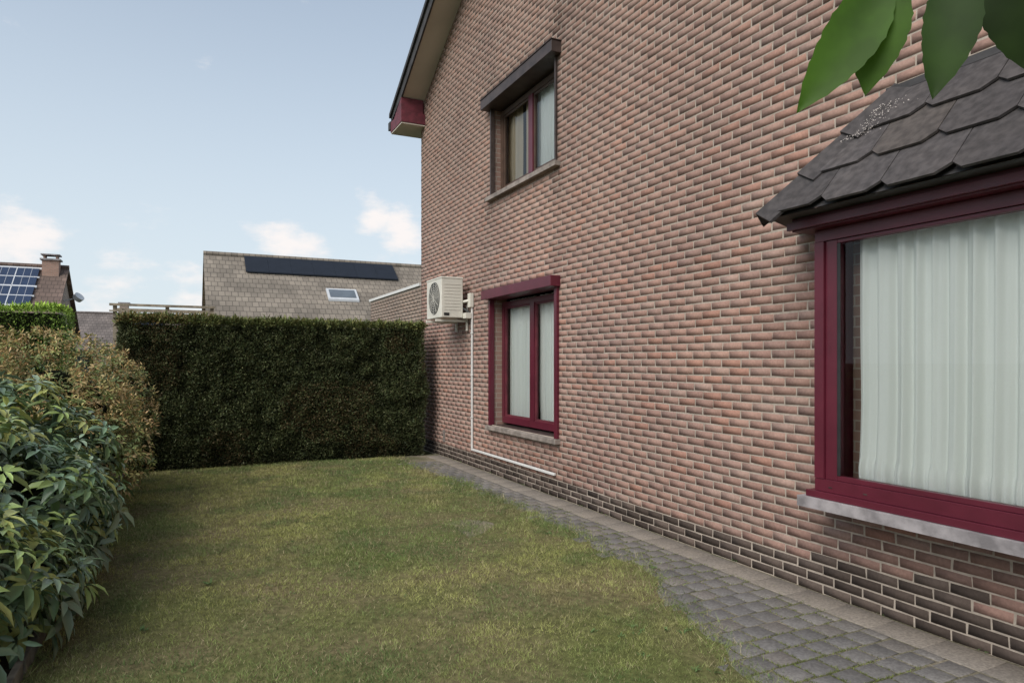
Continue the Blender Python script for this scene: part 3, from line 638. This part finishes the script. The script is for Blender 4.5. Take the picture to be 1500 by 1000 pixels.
# ---------------------------------------------------------------- neighbour houses
M_rt1=rooftile_mat('roof_tiles_taupe',(.28,.235,.185)); M_rt2=rooftile_mat('roof_tiles_brown',(.21,.145,.115))
M_pv=simple('solar_panel',(.012,.015,.022),.45,.1,3,0,spec=.3); M_pvb=simple('solar_panel_blue',(.02,.035,.075),.3,.1,3,0,spec=.5); M_alu=simple('aluminium',(.55,.56,.57),.4,.05,4,0)
M_nb=brickwall_mat('neighbour_brick',(.36,.27,.21))
def nhouse(name,x0,x1,yr,zrg,dy,ze,roof,wall):
    root=empty(name); mb=MB(); t=.12
    for s_ in (-1,1):
        mb.extr([(x0-.2,yr,zrg),(x1+.2,yr,zrg),(x1+.2,yr+s_*(dy+.4),ze-.4*(zrg-ze)/dy),(x0-.2,yr+s_*(dy+.4),ze-.4*(zrg-ze)/dy)],(0,0,-t),0)
    mb.tube((x0-.2,yr,zrg+.0),(x1+.2,yr,zrg+.0),.12,m=0,k=8)
    mb.obj('roof',[roof],root)
    mb=MB(); zz=zrg-t-.01; e=ze-t
    mb.quad([(x0,yr-dy,0),(x1,yr-dy,0),(x1,yr-dy,e),(x0,yr-dy,e)]); mb.quad([(x0,yr+dy,0),(x1,yr+dy,0),(x1,yr+dy,e),(x0,yr+dy,e)])
    for xx in (x0,x1): mb.quad([(xx,yr-dy,0),(xx,yr+dy,0),(xx,yr+dy,e),(xx,yr,zz),(xx,yr-dy,e)])
    for k in range(3):
        xa=x0+1.2+k*(x1-x0-2.4)/3; mb.box(xa,xa+1.4,yr-dy-.03,yr-dy-.005,.9,2.2,1); mb.box(xa-.06,xa+1.46,yr-dy-.05,yr-dy-.031,2.2,2.27,2)
    mb.obj('walls',[wall,M_pv,M_white],root); return root
def onroof(mb,x0,x1,t0,t1,yr,zrg,dy,ze,lift,th,m):
    P=lambda x,t:(x,yr-dy*t,zrg-(zrg-ze)*t+lift)
    mb.extr([P(x0,t0),P(x1,t0),P(x1,t1),P(x0,t1)],(0,0,-th),m)
A1=(32.8,6.25,4.0,3.2)
h=nhouse('neighbour_house',.95,15,*A1[:2],A1[2],A1[3],M_rt1,M_nb)
mb=MB()
for k in range(7):
    xa=2.4+k*.966; onroof(mb,xa,xa+.960,.05,.31,*A1,.13,.06,0)
onroof(mb,5.62,6.95,.53,.70,*A1,.12,.1,1); onroof(mb,5.72,6.85,.555,.675,*A1,.14,.01,2)
mb.obj('solar_panels',[M_pv,M_alu,simple('skylight_glass',(.12,.14,.16),.3,.1,3,0)],h)
mb=MB(); mb.box(.72,.80,28.7,32.8,3.0,3.1); mb.obj('barge',[M_cream],h)
A2=(41.2,6.3,4.0,3.2)
h=nhouse('neighbour_house.001',-20,-5.5,*A2[:2],A2[2],A2[3],M_rt2,brickwall_mat('neighbour_brick_pink',(.40,.30,.25)))
mb=MB()
for k in range(5):
    for j in range(2):
        xa=-11.1+k*.93; onroof(mb,xa,xa+.89,.1+j*.33,.41+j*.33,*A2,.14,.05,0)
        for q in range(1,3): onroof(mb,xa+q*.297-.006,xa+q*.297+.006,.1+j*.33,.41+j*.33,*A2,.147,.004,1)
    onroof(mb,-11.1+k*.93-.04,-11.1+k*.93,.1,.74,*A2,.15,.05,1)
onroof(mb,-11.15,-6.4,.08,.1,*A2,.15,.05,1); onroof(mb,-11.15,-6.4,.74,.76,*A2,.15,.05,1); onroof(mb,-11.15,-6.4,.41,.43,*A2,.15,.05,1); onroof(mb,-11.15,-6.4,.25,.26,*A2,.155,.05,1); onroof(mb,-11.15,-6.4,.58,.59,*A2,.155,.05,1)
mb.obj('solar_panels',[M_pvb,M_alu],h)
mb=MB(); mb.box(-6.35,-5.65,40.5,41.1,5.3,6.55,0); mb.box(-6.43,-5.57,40.42,41.18,6.552,6.63,1); 
for xx in (-6.3,-5.78): mb.box(xx,xx+.08,40.55,41.05,6.632,6.8,0)
mb.box(-6.4,-5.6,40.45,41.15,6.802,6.86,1)
mb.obj('chimney',[brickwall_mat('chimney_brick',(.40,.24,.18)),M_stone],h)
mb=MB(); mb.tube((-5.5,41.0,4.6),(-4.95,41.0,4.75),.03,m=0); mb.tube((-4.95,41.0,4.7),(-4.8,40.9,4.85),.22,.25,m=0,k=14); mb.obj('satellite_dish',[M_alu],h)
h=nhouse('distant_house',-8.5,3,62,5.3,5,2.6,rooftile_mat('roof_tiles_grey',(.2,.165,.145)),M_nb); 
mb=MB(); mb.box(-4.5,-3.9,60.5,61.2,4.8,6.0,0); mb.box(-4.6,-3.8,60.4,61.3,6.0,6.1,1); mb.obj('chimney',[M_nb,M_stone],h)
mb=MB(); 
for k in range(3): onroof(mb,-4.2+k*1.1,-3.15+k*1.1,.2,.6,62,5.3,5,2.6,.14,.05,0)
mb.obj('solar_panels',[M_pv],h)
# ---------------------------------------------------------------- overhanging tree (trunk stands right of the camera)
M_tleaf=attr_mat('tree_leaf',.5,14,.35,.15,.001,trans=.5,spec=.25)
tree=empty('cherry_tree'); mb=MB()
tr=[(2.1,-.55,0,.10),(2.08,-.5,.9,.085),(2.0,-.42,1.7,.07),(1.8,-.2,2.3,.045),(1.5,.15,2.42,.026),(1.2,.45,2.32,.014),(1.0,.62,2.17,.007),(.9,.68,2.09,.003)]
for a,b in zip(tr[:-1],tr[1:]): mb.tube(a[:3],b[:3],a[3],b[3],k=12)
br=[((1.8,-.2,2.3),(2.0,.0,3.0),(2.2,.2,3.7)),((2.0,-.42,1.7),(2.2,-1.0,2.6),(2.3,-1.5,3.4)),((1.8,-.2,2.3),(1.3,-.5,3.0),(.9,-.8,3.5))]
for a,b,c_ in br: mb.tube(a,b,.04,.025,k=8); mb.tube(b,c_,.025,.008,k=8)
mb.tube((1.2,.45,2.32),(1.12,.56,2.15),.006,.003,k=6); mb.tube((1.2,.45,2.32),(1.04,.6,2.10),.006,.003,k=6)
mb.obj('trunk_and_limbs',[M_bark],tree)
n=25; T=[];F=[]
for i in range(n):
    t=i/(n-1); wv=.5*math.sin(math.pi*t**.8)**.75*(1-.12*t)*(1+.035*math.sin(t*55)) if 0<t<1 else .0; cu=-.10*t*t
    if t>.85: wv*=1-.35*((t-.85)/.15)
    b=.10*math.sin(t*3)
    T+= [(t,wv+b,cu+.05*wv*2),(t,b,cu-.01),(t,-wv+b,cu+.05*wv*2)]
for i in range(n-1):
    a=3*i; F+=[(a,a+1,a+4,a+3),(a+1,a+2,a+5,a+4)]
T=np.array(T);F=np.array(F)
r=np.random.default_rng(2)
B=[((.925,.665,2.06),(.811,.720,1.876),.086),((.918,.667,2.065),(.898,.678,1.896),.086),((1.02,.62,2.07),(.987,.635,1.892),.080),((1.075,.597,2.075),(1.108,.577,1.930),.086),((1.13,.57,2.02),(1.118,.574,1.935),.05)]
P=[];D=[];L=[];W=[];U=[];C=[]
view=Vector((0,0,1.5))
for a,b,w_ in B:
    a=Vector(a);b=Vector(b); P.append(a);D.append(b-a);L.append((b-a).length);W.append(w_); U.append((view-a)+Vector((0,0,random.uniform(.0,.5)))); C.append((.085,.19,.016))
C[3]=(.03,.06,.012);C[2]=(.045,.10,.014);C[4]=(.03,.06,.012)
for a,b,c_ in br:
    for q in range(90):
        t=r.random(); p=Vector(a).lerp(Vector(b),t) if r.random()<.4 else Vector(b).lerp(Vector(c_),t)
        p=p+Vector(r.normal(0,.25,3)); 
        if p.z<2.6: continue
        P.append(p);d=r.normal(0,.6,3);d[2]-=.8;D.append(d);L.append(r.uniform(.12,.18));W.append(.07);U.append(r.normal(0,1,3));C.append((.06,.12,.02))
leaves('leaves',np.array(P),np.array(D),np.array([tuple(u) for u in U]),np.array(L),np.array(W),np.array(C),M_tleaf,T,F,tree,True)
